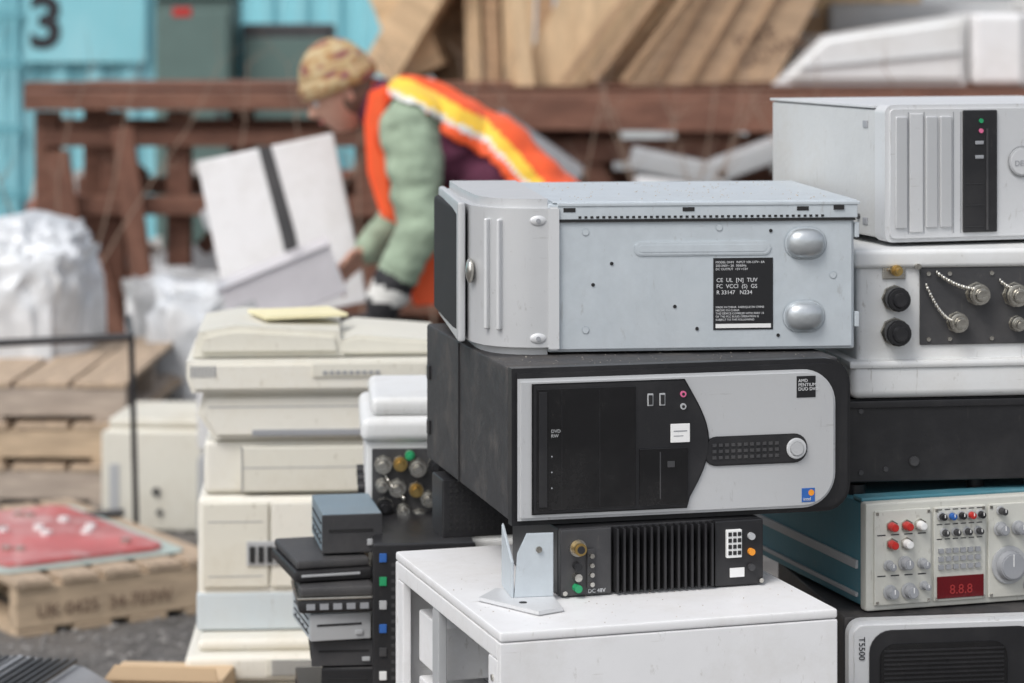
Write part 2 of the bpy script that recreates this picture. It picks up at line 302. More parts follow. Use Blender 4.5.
O.multi('legend_lines',[((.1+i*.012,-.0044,.09+j*.02),(.108+i*.012,-.004,.0912+j*.02)) for i in range(6) for j in range(3)]+[((.012+i*.02,-.0044,.045+j*.055),(.024+i*.02,-.004,.0465+j*.055)) for i in range(4) for j in range(2)],txtb)
O.box('display',(.1,-.006,.01),(.17,-.004,.04),ledred,.001); O.text('8.8.8',.118,-.0065,.016,.018,M('segment_red',(.35,.03,.03),.4,bump=0))
knob(O,.208,.05,.021,grey,.012); knob(O,.195,.1,.008); knob(O,.222,.1,.008); knob(O,.245,.1,.006); knob(O,.195,.125,.005,dgrey); knob(O,.24,.02,.008)
for i in range(3): knob(O,.3+i*.05,.09,.011); knob(O,.3+i*.05,.04,.011)
for x in(.02,.2,.38): O.cyl('foot',(x,.08,h),(x,.08,h+.014),.012,black)
O.multi('panel_screws',[((a,-.005,z),(a+.004,-.004,z+.004)) for a in(.01,.086,.098,.168,.18) for z in(.008,.128)],chrome)
K=G('black_rack_unit',(.463,3.56,.864),8)
K.box('body',(0,.01,0),(.45,.4,.116),black,.004); K.box('fascia',(-.002,0,.002),(.452,.01,.114),black,.003)
K.box('face_strip',(-.003,-.003,.104),(.453,.0,.114),black,.002)
for x,z in((.05,.02),(.015,.1),(.015,.016)): K.cyl('screw',(x,0,z),(x,-.002,z),.0035,dgrey)
K.cyl('lock',(.09,0,.03),(.09,-.004,.03),.007,dgrey,bev=.001)
Q=G('white_instrument_case',(.474,3.56,.981),8); w,d,h=.45,.36,.208
Q.box('base_tray',(-.012,-.006,0),(w,d,.05),whitep,.012,seg=4)
Q.box('body',(0,.006,.045),(w,d-.01,h-.02),whitep,.008,seg=3)
Q.box('lid_rim',(-.006,-.002,h-.03),(w,d,h-.004),whitep,.007,seg=3)
Q.box('tray_lip',(-.015,-.01,.042),(w,d,.053),whitep,.004)
Q.box('side_seam',(-.002,.02,.1),(.0,d-.02,.103),grey,0)
Q.box('connector_panel',(.088,.002,.072),(.34,.006,.178),dgrey,.002)
def conn(g,x,z,r,mat,l=.022,y=.004,cap=True):
    g.cyl('flange',(x,y,z),(x,y-.004,z),r*1.25,chrome,bev=.0008,seg=8); g.cyl('barrel',(x,y-.004,z),(x,y-l,z),r,mat,bev=.001)
    g.cyl('knurl_ring',(x,y-l*.45,z),(x,y-l*.75,z),r*1.12,mat,seg=14)
    if cap: g.cyl('cap',(x,y-l,z),(x,y-l-.006,z),r*.75,mat,r2=r*.6,bev=.001)
conn(Q,.052,.137,.015,black,.03); conn(Q,.052,.091,.016,black,.03)
Q.box('bnc_plate',(.035,.002,.163),(.068,.006,.188),chrome,.002); conn(Q,.052,.176,.007,gold,.02)
Q.cyl('earth_stud',(.083,.005,.181),(.083,-.008,.181),.004,chrome)
conn(Q,.168,.142,.013,chrome,.026); conn(Q,.14,.103,.012,chrome,.02); conn(Q,.222,.14,.014,chrome,.026); conn(Q,.225,.1,.009,chrome,.02); conn(Q,.28,.13,.014,chrome,.02)
def chain(g,p0,p1,sag,n=22):
    p0=Vector(p0);p1=Vector(p1)
    for i in range(n):
        t=i/(n-1); p=p0.lerp(p1,t)+Vector((0,0,-sag*4*t*(1-t)))
        g.ell('chain_link_%d'%i,p,(.0026,.0018,.0036) if i%2 else (.0018,.0026,.0036),chrome,seg=8)
chain(Q,(.095,-.004,.155),(.135,-.012,.105),.012); chain(Q,(.11,-.004,.172),(.165,-.02,.15),.006,18); chain(Q,(.2,-.004,.16),(.222,-.02,.15),.004,9)
for x in(.1,.13,.19,.25):
    for z in(.08,.17): Q.cyl('panel_screw',(x,.003,z),(x,0,z),.003,chrome)
E=G('silver_desktop_computer',(.519,3.6,1.191),17); w,d,h=.43,.42,.187
E.box('chassis',(.004,.045,.004),(w-.004,d,h-.003),M('painted_side',(.56,.57,.57),.5,.1,var=.08,dirt=.6,dc=(.42,.40,.36)),.004)
E.box('lid',(.002,.05,h-.002),(w,d+.003,h+.002),silver2,.001)
E.prism('front_bezel',rr(0,0,w,h+.004,.012),0,.045,silver2,.006)
for x in(.012,.058,.08): E.box('face_rib',(x,-.004,.02),(x+.018,0,h-.012),silver,.003,seg=3)
E.box('rib_wide',(.034,-.0025,.014),(.054,0,h-.008),silver2,.002)
E.multi('face_grooves',[((x,-.0006,.012),(x+.001,.0,h-.006)) for x in(.032,.056,.101,.112)],grey)
E.box('bay_strip',(.115,-.004,.012),(.168,0,h-.004),black,.002)
for i in range(3): E.box('bay_line_%d'%i,(.118,-.0048,.02+i*.03),(.146,-.004,.0206+i*.03),dgrey,0)
for i in range(2): E.box('usb_port_%d'%i,(.133,-.0055,.135-i*.02),(.146,-.004,.14-i*.02),grey,.001)
for i,mm in enumerate((green,pink)): E.cyl('audio_jack_%d'%i,(.142,-.004,.168-i*.014),(.142,-.006,.168-i*.014),.0032,mm)
E.box('bay_edge',(.15,-.0055,.015),(.153,-.004,h-.03),dgrey,0)
E.cyl('logo_disc',(.207,0,.11),(.207,-.004,.11),.022,silver,bev=.002,seg=40); E.cyl('logo_ring',(.207,-.004,.11),(.207,-.005,.11),.018,silver2,bev=.001,seg=40); E.text('DELL',.194,-.0053,.104,.011,grey)
E.box('right_bay',(.25,-.003,.02),(.41,0,h-.02),silver,.003)
for z in(.02,h-.03): E.box('side_latch',(.002,.07,z),(.005,.085,z+.01),grey,.001)
E.cyl('side_screw',(.004,.1,.03),(.001,.1,.03),.004,dgrey)
# ================================================================== SMALL ITEMS CENTRE-LEFT
X0=G('cardboard_carton',(-.36,3.88,0),2); X0.box('carton',(0,0,0),(.2,.3,.43),card,.004); X0.box('flap',(.0,-.002,.3),(.05,0,.42),card,0)
X1=G('cardboard_carton',(-.24,4.14,0),4); X1.box('carton',(0,0,0),(.36,.36,.655),card,.004); X1.box('tape',(.18,-.001,.1),(.22,0,.655),yel,0)
BT=G('black_mini_tower',(-.205,3.86,.44),5)
BT.box('chassis',(0,.012,0),(.15,.3,.28),black,.004); BT.box('bezel',(-.002,0,0),(.152,.012,.282),black,.004)
BT.multi('front_slots',[((.026,-.001,.02+i*.012),(.06,0,.025+i*.012)) for i in range(20)],dgrey)
for i in range(7): BT.box('port_%d'%i,(.008,-.003,.255-i*.035),(.019,0,.268-i*.035),[blue,green,midg,blue,dgrey,labw,blue][i],.001)
for i in range(4): BT.box('card_slot_%d'%i,(.07,-.002,.03+i*.06),(.14,0,.055+i*.06),dgrey,.001)
def drive(name,loc,rz,sz,body,face,n=4):
    g=G(name,loc,rz); g.box('shell',(0,.004,0),sz,body,.002); g.box('face',(-.001,0,.001),(sz[0]+.001,.005,sz[2]-.001),face,.0015)
    g.box('slot',(sz[0]*.1,-.001,sz[2]*.55),(sz[0]*.85,0,sz[2]*.62),dark,0); g.box('eject_button',(sz[0]*.75,-.003,sz[2]*.2),(sz[0]*.87,0,sz[2]*.36),midg,.001)
    for i in range(n): g.cyl('side_screw_hole_%d'%i,(-.0012,sz[1]*(.2+.2*i),sz[2]*.3),(0,sz[1]*(.2+.2*i),sz[2]*.3),.002,dark)
    for i in range(3): g.box('side_step_%d'%i,(-.0016,.02,sz[2]*(.2+.25*i)),(0,sz[1]-.02,sz[2]*(.23+.25*i)),dark,0)
    return g
drive('optical_drive',(-.315,3.9,.44),8,(.11,.18,.045),black,black)
drive('optical_drive',(-.285,3.9,.487),2,(.08,.17,.04),dgrey,black)
drive('optical_drive',(-.300,3.9,.529),6,(.1,.18,.04),black,dgrey)
drive('optical_drive',(-.300,3.88,.571),14,(.09,.17,.042),galv,midg)
L1=G('laptop_dock',(-.318,3.87,.615),8); L1.box('lower_shell',(0,0,0),(.115,.2,.022),black,.006); L1.box('upper_shell',(.002,.002,.024),(.113,.198,.04),dgrey,.005); L1.box('edge_trim',(-.002,-.002,.021),(.117,.2,.0245),chrome,.001)
L1.multi('ports',[((.012+i*.02,-.001,.006),(.025+i*.02,0,.015)) for i in range(5)],grey)
L2=G('laptop_dock',(-.325,3.89,.657),16); L2.box('lower_shell',(0,0,0),(.12,.19,.018),black,.005); L2.box('upper_shell',(.004,.004,.019),(.116,.186,.032),dgrey,.004); L2.box('edge_trim',(.01,-.002,.008),(.1,.0,.012),midg,.001)
drive('tape_drive',(-.286,3.93,.692),10,(.09,.17,.06),M('blue_grey',(.20,.27,.32),.45,.2,dirt=.3),dgrey)
J=G('white_radio_unit',(-.232,4.12,.655),4); w,d,h=.3,.3,.25
J.box('body',(0,.006,.0),(w,d,.19),whitep,.006); J.box('lid',(-.008,-.006,.175),(w,d,.215),whitep,.014,seg=4); J.box('lid_top',(.008,.01,.215),(w-.02,d-.02,.245),whitep,.012,seg=4)
J.box('base_lip',(-.01,-.008,0),(w,d,.02),whitep,.005)
J.box('panel',(.01,.002,.025),(.25,.006,.165),dgrey,.002)
for i_,(x,z,r) in enumerate(((.028,.14,.012),(.055,.142,.010),(.083,.135,.012),(.11,.14,.01),(.026,.108,.009),(.05,.103,.012),(.08,.1,.010),(.1,.085,.011),(.03,.075,.011),(.06,.068,.009),(.085,.055,.012),(.032,.045,.008),(.058,.04,.010))): conn(J,x,z,r,[chrome,gold,chrome,black,chrome][i_%5],random.uniform(.018,.03))
conn(J,.07,.155,.007,green,.02); chain(J,(.02,-.01,.15),(.06,-.02,.09),.01,14)
for i in range(3): J.cyl('side_plug_%d'%i,(0,.05+i*.08,.095),(-.012,.05+i*.08,.095),.01,black)
# ================================================================== BEIGE STACK (left)
P3=G('beige_laser_printer',(-.585,4.7,0),3)
P3.box('body',(0,0,0),(.30,.38,.3),cream,.012,seg=3); P3.box('upper_cover',(-.006,-.01,.303),(.306,.38,.352),cream,.012,seg=3); P3.box('top_tray',(.015,.02,.352),(.29,.36,.375),cream,.012,seg=4)
P3.box('paper_slot',(.14,-.012,.315),(.28,-.008,.345),cream2,.002); P3.multi('louvres',[((.15,-.0145,.318+i*.006),(.27,-.012,.320+i*.006)) for i in range(5)],grey)
P3.box('front_tray',(.03,-.02,.05),(.27,0,.2),cream2,.006); P3.text('LaserJet',.03,-.0105,.322,.014,grey)
P2=G('white_office_printer',(-.578,4.78,.377),4)
P2.box('body',(0,0,0),(.30,.34,.245),cream,.012,seg=3); P2.box('base_band',(-.002,-.004,0),(.302,.34,.07),M('pale_blue_plastic',(.55,.61,.64),.5,dirt=.3),.006)
P2.box('front_door',(.01,-.008,.08),(.13,0,.235),cream2,.006); P2.box('front_cover',(.135,-.008,.08),(.29,0,.235),cream,.006)
P2.box('port_plate',(.09,-.012,.12),(.16,-.008,.165),midg,.002); P2.multi('ports',[((.095+i*.016,-.014,.126),(.106+i*.016,-.012,.156)) for i in range(4)],dark)
P2.box('seam',(-.001,.15,.08),(.0,.153,.23),grey,0); P2.multi('door_lines',[((.02,-.0086,.2),(.12,-.008,.2015)),((.02,-.0086,.1),(.12,-.008,.1015))],grey)
P1=G('multifunction_copier',(-.568,4.78,.624),4)
P1.box('base',(.0,.02,0),(.40,.36,.1),cream,.012,seg=3); P1.box('base_skirt',(.07,.004,.005),(.39,.02,.09),cream2,.005)
P1.prism('mid_body',[(.02,.103),(.39,.103),(.40,.19),(-.0,.19),(-.01,.15)],.0,.35,cream,.01)
P1.box('output_slot',(.09,-.003,.110),(.37,.0,.122),grey,.002); P1.box('side_door_gap',(.07,.0025,.006),(.072,.004,.09),grey,0)
P1.multi('cover_seams',[((.01,-.0006,.163),(.395,.0,.1645)),((.07,.0035,.05),(.39,.004,.0515))],grey)
P1.prism('scanner_bed',[(-.02,.192),(.41,.192),(.43,.215),(.43,.25),(-.03,.25),(-.03,.22)],-.02,.36,cream,.008)
P1.multi('side_louvres',[((-.031,.02+i*.012,.2),(-.029,.026+i*.012,.245)) for i in range(12)]+[((-.022+i*.007,-.0215,.222),(-.0185+i*.007,-.0205,.243)) for i in range(7)],grey)
P1.prism('lid',[(-.02,.253),(.26,.253),(.25,.3),(.06,.312),(-.01,.3)],.01,.34,cream2,.012)
P1.prism('document_feeder',[(.18,.254),(.43,.254),(.43,.28),(.28,.292)],.02,.32,cream2,.006)
P1.box('control_panel',(.2,-.024,.22),(.41,-.02,.246),cream2,.002); P1.multi('keys',[((.22+i*.012,-.026,.226),(.228+i*.012,-.024,.232)) for i in range(9)],grey)
YP=G('yellow_envelope',(-.46,4.86,.9395),25); YP.prism('sheet',[(0,0),(.16,-.01),(.17,.12),(.01,.13)],0,.006,yel,0,axis='z')
BX=G('beige_desktop_case',(-1.2,7.62,0),-4); BX.box('body',(0,.02,0),(.4,.4,.30),cream2,.02,seg=4); BX.box('bezel',(-.004,0,.004),(.404,.02,.296),cream2,.01)
BX.box('top_cover',(.01,.03,.30),(.39,.38,.33),cream2,.012); BX.cyl('lock',(.16,0,.12),(.16,-.008,.12),.012,dgrey); BX.box('drive_slot',(.02,-.003,.06),(.05,0,.2),midg,.003); BX.cyl('lock',(.17,0,.06),(.17,-.008,.06),.009,dgrey)
FG=G('grey_crt_monitor',(-1.06,4.3,0),-12)
FG.prism('housing',[(0,0),(.33,0),(.33,.27),(.30,.33),(.24,.36),(.12,.375),(.03,.36),(0,.32)],0,.36,grey,.02)
FG.multi('louvres',[((.05+i*.016,.03,.37),(.056+i*.016,.33,.3765)) for i in range(12)],dgrey); FG.box('bezel',(-.01,-.03,0),(.34,0,.3),grey,.02)
FG.box('screen',(.02,-.034,.05),(.31,-.03,.27),gloss,.01)
CB=G('cardboard_carton',(-.72,4.6,0),-5); CB.box('carton',(0,.0,0),(.21,.13,.335),card,.004)
CB.prism('flap_front',[(0,.335),(.205,.335),(.2,.36),(.02,.362)],-.012,-.008,card,.001)
# ================================================================== PALLETS LEFT
p=pallet((-1.2,6.3),33,.55,.95,mat=wood,n=5,bw=.095); p.text('UK 0425  34-703W',.05,-.0062,.045,.045,stencil)
RB=G('red_circuit_board_panel',(-1.2,6.3,.1425),33); RB.prism('board',rr(.02,.12,.46,.8,.05),0.003,.014,redp,.003,axis='z'); RB.prism('backing',rr(-.02,.08,.5,.84,.05),-.0,.0025,greenp,0,axis='z')
for i in range(14): xx=random.uniform(.08,.4);yy=random.uniform(.2,.7); RB.cyl('component_%d'%i,(xx,yy,.014),(xx,yy,.024),.014,chrome if i%2 else labw)
for k in range(3): pallet((-2.45,8.1),-4+k*1.5,1.25,1.15,z=k*.125 if k else 0,mat=woodg if k%2==0 else wood,h=.124,n=7,bw=.165)
FR=G('black_steel_bed_frame',(0,0,0))
for n_,a,b,r in (('post',(-1.02,7.08,.0),(-1.04,7.1,.64),.008),('top_rail',(-1.04,7.1,.635),(-2.1,7.05,.59),.011),('bottom_rail',(-1.06,7.1,.155),(-1.9,7.12,.08),.011),('top_rail_rear',(-1.04,7.1,.635),(-1.12,7.6,.63),.008)): FR.cyl(n_,a,b,r,black)
def wrapblob(name,c,r,mat,seed,lump=.12,fr=3.,sub=5):
    bm=bmesh.new(); bmesh.ops.create_icosphere(bm,subdivisions=sub,radius=1)
    for v in bm.verts:
        p=v.co.copy(); q=Vector([math.copysign(abs(a)**.5,a) for a in p]); n=noise.fractal(p*fr*.6+Vector((seed,0,0)),1,2,4)
        rg=1-abs(noise.noise(Vector((p.x*fr*2.4+seed,p.y*fr*2.4,p.z*fr*1.2))))*2.4
        q*=1+lump*n+lump*.45*rg; v.co=Vector((q.x*r[0],q.y*r[1],max(q.z,-.95)*r[2]))
    return fin(bm,name,mat,loc=c,wn=False)
wrapblob('plastic_wrapped_load',(-1.85,9.0,.43),(.40,.35,.36),wrap,3.1)
wrapblob('plastic_wrapped_load',(-1.25,10.1,.25),(.22,.25,.26),M('grey_bag',(.5,.5,.5),.5,var=.4,scale=5),7.3,.25,sub=4)
wrapblob('white_sack',(-1.12,9.3,.30),(.16,.2,.26),wrap,9.3,.25,sub=4)
# ================================================================== BACKGROUND
g=G('shipping_container',(-11,16,0))
x=0; prof=[]
while x<10.2: prof+=[(x,0),(x+.07,.0),(x+.105,.04),(x+.175,.04)]; x+=.21
bm=bmesh.new()
lo=[bm.verts.new((a,b,.15)) for a,b in prof]; hi=[bm.verts.new((a,b,2.5)) for a,b in prof]
for i in range(len(prof)-1): bm.faces.new((lo[i],lo[i+1],hi[i+1],hi[i]))
fin(bm,'corrugated_wall',cont,g.e,smooth=False)
g.box('bottom_rail',(0,-.03,.0),(10.25,.1,.15),cont2,.01); g.box('top_rail',(0,-.03,2.5),(10.25,.1,2.62),cont,.01); g.box('corner_post',(10.15,-.04,.151),(10.3,.12,2.499),cont,.01); g.box('roof',(0,.11,2.48),(10.25,2.4,2.6),cont,.01)
g.box('back_wall',(0,2.35,0),(10.25,2.4,2.479),cont,0); g.box('end_wall',(10.2,.13,0),(10.25,2.34,2.479),cont,0)
for x in(7.88,7.95): g.cyl('lock_rod',(x,-.06,.2),(x,-.06,2.45),.02,cont)
for z in(.4,.8,1.2,1.5): g.box('rod_bracket',(7.8,-.08,z),(8.0,-.04,z+.06),cont2,.005)
g.box('number_plate',(8.0,-.045,1.24),(8.75,-.04,1.85),cont,0)
g.text('3',8.03,-.05,1.34,.44,txtb,off=.016)
U=G('utility_cabinet',(-1.95,14.2,0)); U.box('body',(0,0,0),(.42,.5,1.62),cab,.02); U.box('door',(.02,-.02,.1),(.4,0,1.55),cab,.01); U.box('red_sign',(.1,-.024,1.52),(.2,-.02,1.57),red,0); U.box('cap',(-.03,-.03,1.62),(.45,.52,1.66),cab,.01)
U.box('handle',(.34,-.05,.9),(.37,-.02,1.0),dgrey,.004)
U=G('utility_cabinet',(-1.5,14.4,0)); U.box('body',(0,0,0),(.5,.4,1.48),dgrey,.02); U.box('door',(.02,-.02,.1),(.48,0,1.4),cab,.01)
F=G('brown_timber_rack',(0,0,0))
def beam(g,n,x0,z0,x1,z1,y,t,mat,dep=.1):
    a=Vector((x0,y,z0));b=Vector((x1,y,z1)); L=(b-a).length; an=-math.degrees(math.atan2(z1-z0,x1-x0)); c=(a+b)/2
    return g.box(n,(c.x-L/2,c.y-dep/2,c.z-t/2),(c.x+L/2,c.y+dep/2,c.z+t/2),mat,.006,rot=(0,an,0))
for k,(yy,off) in enumerate(((11.,0),(11.45,.03),(12.0,-.02))):
    beam(F,'top_rail_%d'%k,-2.05*yy/11,1.16+off,3.2,1.16+off,yy,.075,brown,.2)
    beam(F,'second_rail_%d'%k,-2.0,1.0+off,-.1+k*.3,1.0+off,yy+.02,.07,brown,.05)
    beam(F,'mid_rail_%d'%k,-2.0,.72-off,1.2,.70-off,yy-.01,.08,brown,.06)
    beam(F,'low_rail_%d'%k,-2.0,.3,2.5,.3+off,yy,.09,brown,.06)
for i,x in enumerate((-1.98,-1.70,-1.42,-.62,.1,.75,1.45,2.3)): F.box('post_%d'%i,(x-.05,11.06,0),(x+.05,11.16,1.11),brown,.006)
for i,x in enumerate((-1.85,-1.2,-.35,.4,1.1,1.9)): F.box('rear_post_%d'%i,(x-.05,11.52,0),(x+.05,11.62,1.11),brown,.006)
for i,(a,b,c,d_) in enumerate(((-1.63,1.05,-1.5,.05),(-1.75,.5,-1.6,.02),(-1.9,.95,-1.78,.2),(-1.3,.2,-.9,.75),(.7,1.05,1.4,.85),(.25,1.0,.55,.55),(-.2,.95,.2,.4))): beam(F,'leaning_board_%d'%i,a,b,c,d_,10.88,.09,brown,.04)
beam(F,'thick_beam',-.15,1.12,1.5,1.1,10.8,.14,brown,.14); beam(F,'thick_beam_low',-.1,.95,1.5,.96,10.9,.09,brown,.12); beam(F,'thick_beam_mid',-.3,.82,1.4,.79,11.3,.08,brown,.12)
for j in range(8):
    beam(F,'cross_tie_%d'%j,-1.9+j*.55,.5,-1.6+j*.55,.9+random.uniform(-.1,.1),11.3,.07,brown,.05)
bm=bmesh.new()
for i in range(90):
    y=random.uniform(12.3,14.); x=random.uniform(-2.4,3.)
    s=[random.uniform(.12,.5),random.uniform(.1,.4),random.uniform(.06,.3)]
    bmesh.ops.create_cube(bm,size=1,matrix=Matrix.Translation((x,y,random.uniform(.05,.75)))@Euler([random.uniform(-.5,.5) for _ in range(3)]).to_matrix().to_4x4()@Matrix.Diagonal(s+[1]))
o=fin(bm,'scrap_pile',[M('scrap_a',(.4,.38,.36),.8,var=.4),M('scrap_b',(.65,.64,.63),.7,var=.2),M('scrap_c',(.25,.18,.15),.8),M('scrap_d',(.32,.14,.10),.8)],smooth=False)
for i,pz in enumerate(o.data.polygons): pz.material_index=(i//6)%4
H=G('stacked_stone_slabs',(0,0,0))
for i,(x,z,l,a,mm) in enumerate(((.1,.98,.42,35,grey),(.15,.86,.42,35,midg),(.68,.9,.4,12,midg),(.72,.8,.45,8,white),(.62,.7,.45,5,grey),(1.0,.95,.4,-20,midg),(.0,.72,.3,20,white),(-1.15,.72,.2,-20,midg))):
    H.box('slab_%d'%i,(x-l/2,10.45,z-.045),(x+l/2,10.7,z+.045),mm,.015,rot=(0,a,0))
H.box('support_block',(-.2,10.4,0),(1.2,10.72,.62),M('concrete',(.3,.29,.28),.9,var=.2,bump=.2),.02)
# lumber bundles / trusses
Lm=G('lumber_truss_bundle',(0,0,0)); z0=1.21
for k in range(6):
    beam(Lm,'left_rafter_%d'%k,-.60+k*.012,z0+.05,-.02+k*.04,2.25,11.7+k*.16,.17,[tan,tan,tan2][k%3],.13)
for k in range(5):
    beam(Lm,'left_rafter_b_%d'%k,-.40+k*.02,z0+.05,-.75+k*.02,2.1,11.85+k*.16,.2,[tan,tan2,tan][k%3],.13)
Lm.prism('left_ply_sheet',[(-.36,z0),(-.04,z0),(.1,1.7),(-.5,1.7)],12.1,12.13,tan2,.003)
for k in range(6):
    x=-.22+k*.085; Lm.box('stud_%d'%k,(x,11.75,z0),(x+.07,11.9+.1*(k%2),2.2),[tan,tan2,tan][k%3],.005,rot=(0,random.uniform(-3,3),0))
for k in range(7):
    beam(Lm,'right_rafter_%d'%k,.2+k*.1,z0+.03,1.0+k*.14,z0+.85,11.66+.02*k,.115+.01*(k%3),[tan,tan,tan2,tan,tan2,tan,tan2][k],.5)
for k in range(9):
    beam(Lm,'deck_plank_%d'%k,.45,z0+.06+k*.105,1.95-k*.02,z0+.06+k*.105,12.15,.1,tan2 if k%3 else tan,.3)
Lm.prism('end_gable',[(.0,z0),(.32,z0),(.95,2.0),(.45,2.05)],11.3,11.42,tan,.006)
Lm.prism('gable_post',[(.02,z0),(.1,z0),(.03,1.9),(-.05,1.9)],11.2,11.28,tan,.006)
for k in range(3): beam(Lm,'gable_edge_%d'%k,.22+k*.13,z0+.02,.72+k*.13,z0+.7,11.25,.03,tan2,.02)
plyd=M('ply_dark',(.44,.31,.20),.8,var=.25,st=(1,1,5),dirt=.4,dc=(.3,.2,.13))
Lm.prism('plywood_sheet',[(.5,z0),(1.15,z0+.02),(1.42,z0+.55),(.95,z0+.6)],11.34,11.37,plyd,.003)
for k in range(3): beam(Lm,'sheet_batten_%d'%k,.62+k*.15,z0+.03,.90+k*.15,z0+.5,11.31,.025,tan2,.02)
Lm.text('MIKE\nDOWN',.98,11.335,1.37,.085,stencil,rot=(90,-20,0))
Lm.box('deck_support',(-2.,11.15,1.205),(3.4,12.4,z0+.004),brown,.002)
WB=G('white_wrapped_bundle',(0,0,0))
WB.prism('tilted_bundle',[(1.13,1.216),(1.98,1.216),(1.98,1.52),(1.36,1.43)],11.3,11.9,whitep,.03,seg=3)
WB.box('end_bundle',(1.995,11.25,1.216),(3.2,12.0,1.53),white,.03,seg=3)
WB.box('rear_bundle',(1.45,11.95,1.216),(3.0,12.4,1.58),midg,.03,seg=3)
WB.box('upper_bundle',(2.3,11.3,1.533),(3.2,12.0,1.8),whitep,.03,seg=3)
WB.box('wrap_seam',(2.2,11.244,1.22),(2.225,11.249,1.52),midg,0); beam(WB,'wrap_fold',1.25,1.29,1.97,1.36,11.29,.012,midg,.01)
WH=G('metal_warehouse',(-14,26,0)); WH.box('wall',(0,0,0),(34,10,4),M('warehouse_wall',(.5,.52,.52),.7,var=.1),.02); WH.box('roof',(-.3,-.3,4),(34.3,10.3,4.3),grey,.02); WH.box('door',(18,-.05,0),(21,0,3),midg,.01)
WH.multi('wall_ribs',[((i*.5,-.04,0),(i*.5+.06,0,4)) for i in range(68)],midg)
bm=bmesh.new()
def seg_(p,q_,r0,r1):
    dd=q_-p; m=Matrix.Translation((p+q_)/2)@dd.to_track_quat('Z','Y').to_matrix().to_4x4(); bmesh.ops.create_cone(bm,cap_ends=False,segments=5,radius1=r0,radius2=r1,depth=dd.length,matrix=m)
for i in range(26):
    p=Vector((random.choice([random.uniform(.3,.9),random.uniform(-2,-.5),random.uniform(-.3,2)]),random.uniform(9.9,10.5),0)); v=Vector((random.uniform(-.08,.08),0,.22)); r=.007
    for k in range(6):
        q_=p+v; seg_(p,q_,r,r*.8)
        if k>2:
            for t in range(2): seg_(q_,q_+Vector((random.uniform(-.12,.12),random.uniform(-.05,.05),random.uniform(.05,.16))),r*.5,r*.2)
        p=q_; v+=Vector((random.uniform(-.05,.05),random.uniform(-.03,.03),0)); r*=.8
fin(bm,'dry_weeds',M('dry_stem',(.28,.2,.15),.9),wn=False)
# ================================================================== WOMAN + WHAT SHE HANDLES
CR=G('plastic_crate',(-.90,7.42,0)); CR.box('lower',(0,0,0),(.54,.75,.26),midg,.02); CR.box('upper',(.0,0,.265),(.54,.75,.54),whitep,.02)
for i in range(5): CR.box('rib_%d'%i,(.04+i*.1,-.01,.3),(.06+i*.1,0,.5),midg,.003)
PN=G('white_appliance_panel',(-.865,8.0,.545),0,ry=-12,rx=-4); PN.box('sheet',(0,0,0),(.43,.03,.53),white,.006,seg=3); PN.prism('black_strap',[(.215,.0),(.25,.0),(.255,.25),(.235,.531),(.195,.531),(.21,.25)],-.004,-.001,dgrey,.001)
BN=G('clear_plastic_bin',(-.79,7.55,.575),8,ry=-22)
pl=M('clear_plastic',(.74,.72,.75),.3,var=.1,bump=.02); pl.node_tree.nodes['Principled BSDF'].inputs['Transmission Weight'].default_value=.3
for n_,a,b in (('floor',(0,0,0),(.34,.22,.006)),('front',(0,0,.007),(.34,.006,.15)),('back',(0,.214,.007),(.34,.22,.15)),('left',(0,.007,.007),(.006,.213,.15)),('right',(.334,.007,.007),(.34,.213,.15)),('rim',(-.008,-.008,.151),(.348,.228,.158))): BN.box(n_,a,b,pl,.002)
BN.box('sticker',(.02,-.002,.03),(.08,0,.09),midg,0)
skin=M('skin',(.60,.35,.26),.5,var=.08,bump=.03); maroon=M('maroon_knit',(.11,.025,.055),.9,var=.25,scale=40,bump=.3,bsc=150)
sage=M('sage_fleece',(.30,.38,.28),.95,var=.2,scale=20,bump=.35,bsc=90); denim=M('dark_trousers',(.03,.035,.05),.85,var=.2); orange=M('hi_vis_orange',(.95,.12,.03),.6,var=.1,bump=.1); yellow=M('hi_vis_yellow',(1.0,.60,.06),.5); reflect=M('reflective_tape',(.75,.75,.72),.3,bump=0); glove=M('black_glove',(.02,.02,.023),.7); cuffm=M('cuff_white',(.65,.65,.62),.8); boot=M('boot',(.03,.025,.02),.6)
pe=G('woman_in_safety_vest',(0,0,0))
def capsule(bm,a,ra,b,rb):
    a=Vector(a);b=Vector(b); d=(b-a).normalized(); qm=d.to_track_quat('Z','Y').to_matrix().to_4x4()
    m=Matrix.Translation((a+b)/2)@qm; bmesh.ops.create_cone(bm,cap_ends=True,segments=20,radius1=ra,radius2=rb,depth=(b-a).length,matrix=m)
    for p,r in((a,ra),(b,rb)): bmesh.ops.create_uvsphere(bm,u_segments=20,v_segments=12,radius=r,matrix=Matrix.Translation(p))
cy=7.78
bones=[]
def bone(l,a,ra,b,rb): bones.append((l,Vector(a),ra,Vector(b),rb))
SP=[(-.38,1.225),(-.29,1.19),(-.07,1.075),(.10,.89)]
bone('T',(-.29,cy-.10,1.18),.108,(-.29,cy+.10,1.18),.108)
bone('T',(-.21,cy-.075,1.14),.13,(-.21,cy+.075,1.14),.13)
bone('T',(-.29,cy,1.19),.13,(-.07,cy,1.075),.13)
bone('T',(-.07,cy-.05,1.07),.125,(-.07,cy+.05,1.07),.125)
bone('T',(-.07,cy-.05,1.07),.125,(.10,cy-.07,.89),.135); bone('T',(-.07,cy+.05,1.07),.125,(.10,cy+.07,.89),.135)
bone('N',(-.35,cy,1.21),.078,(-.43,cy,1.26),.058)
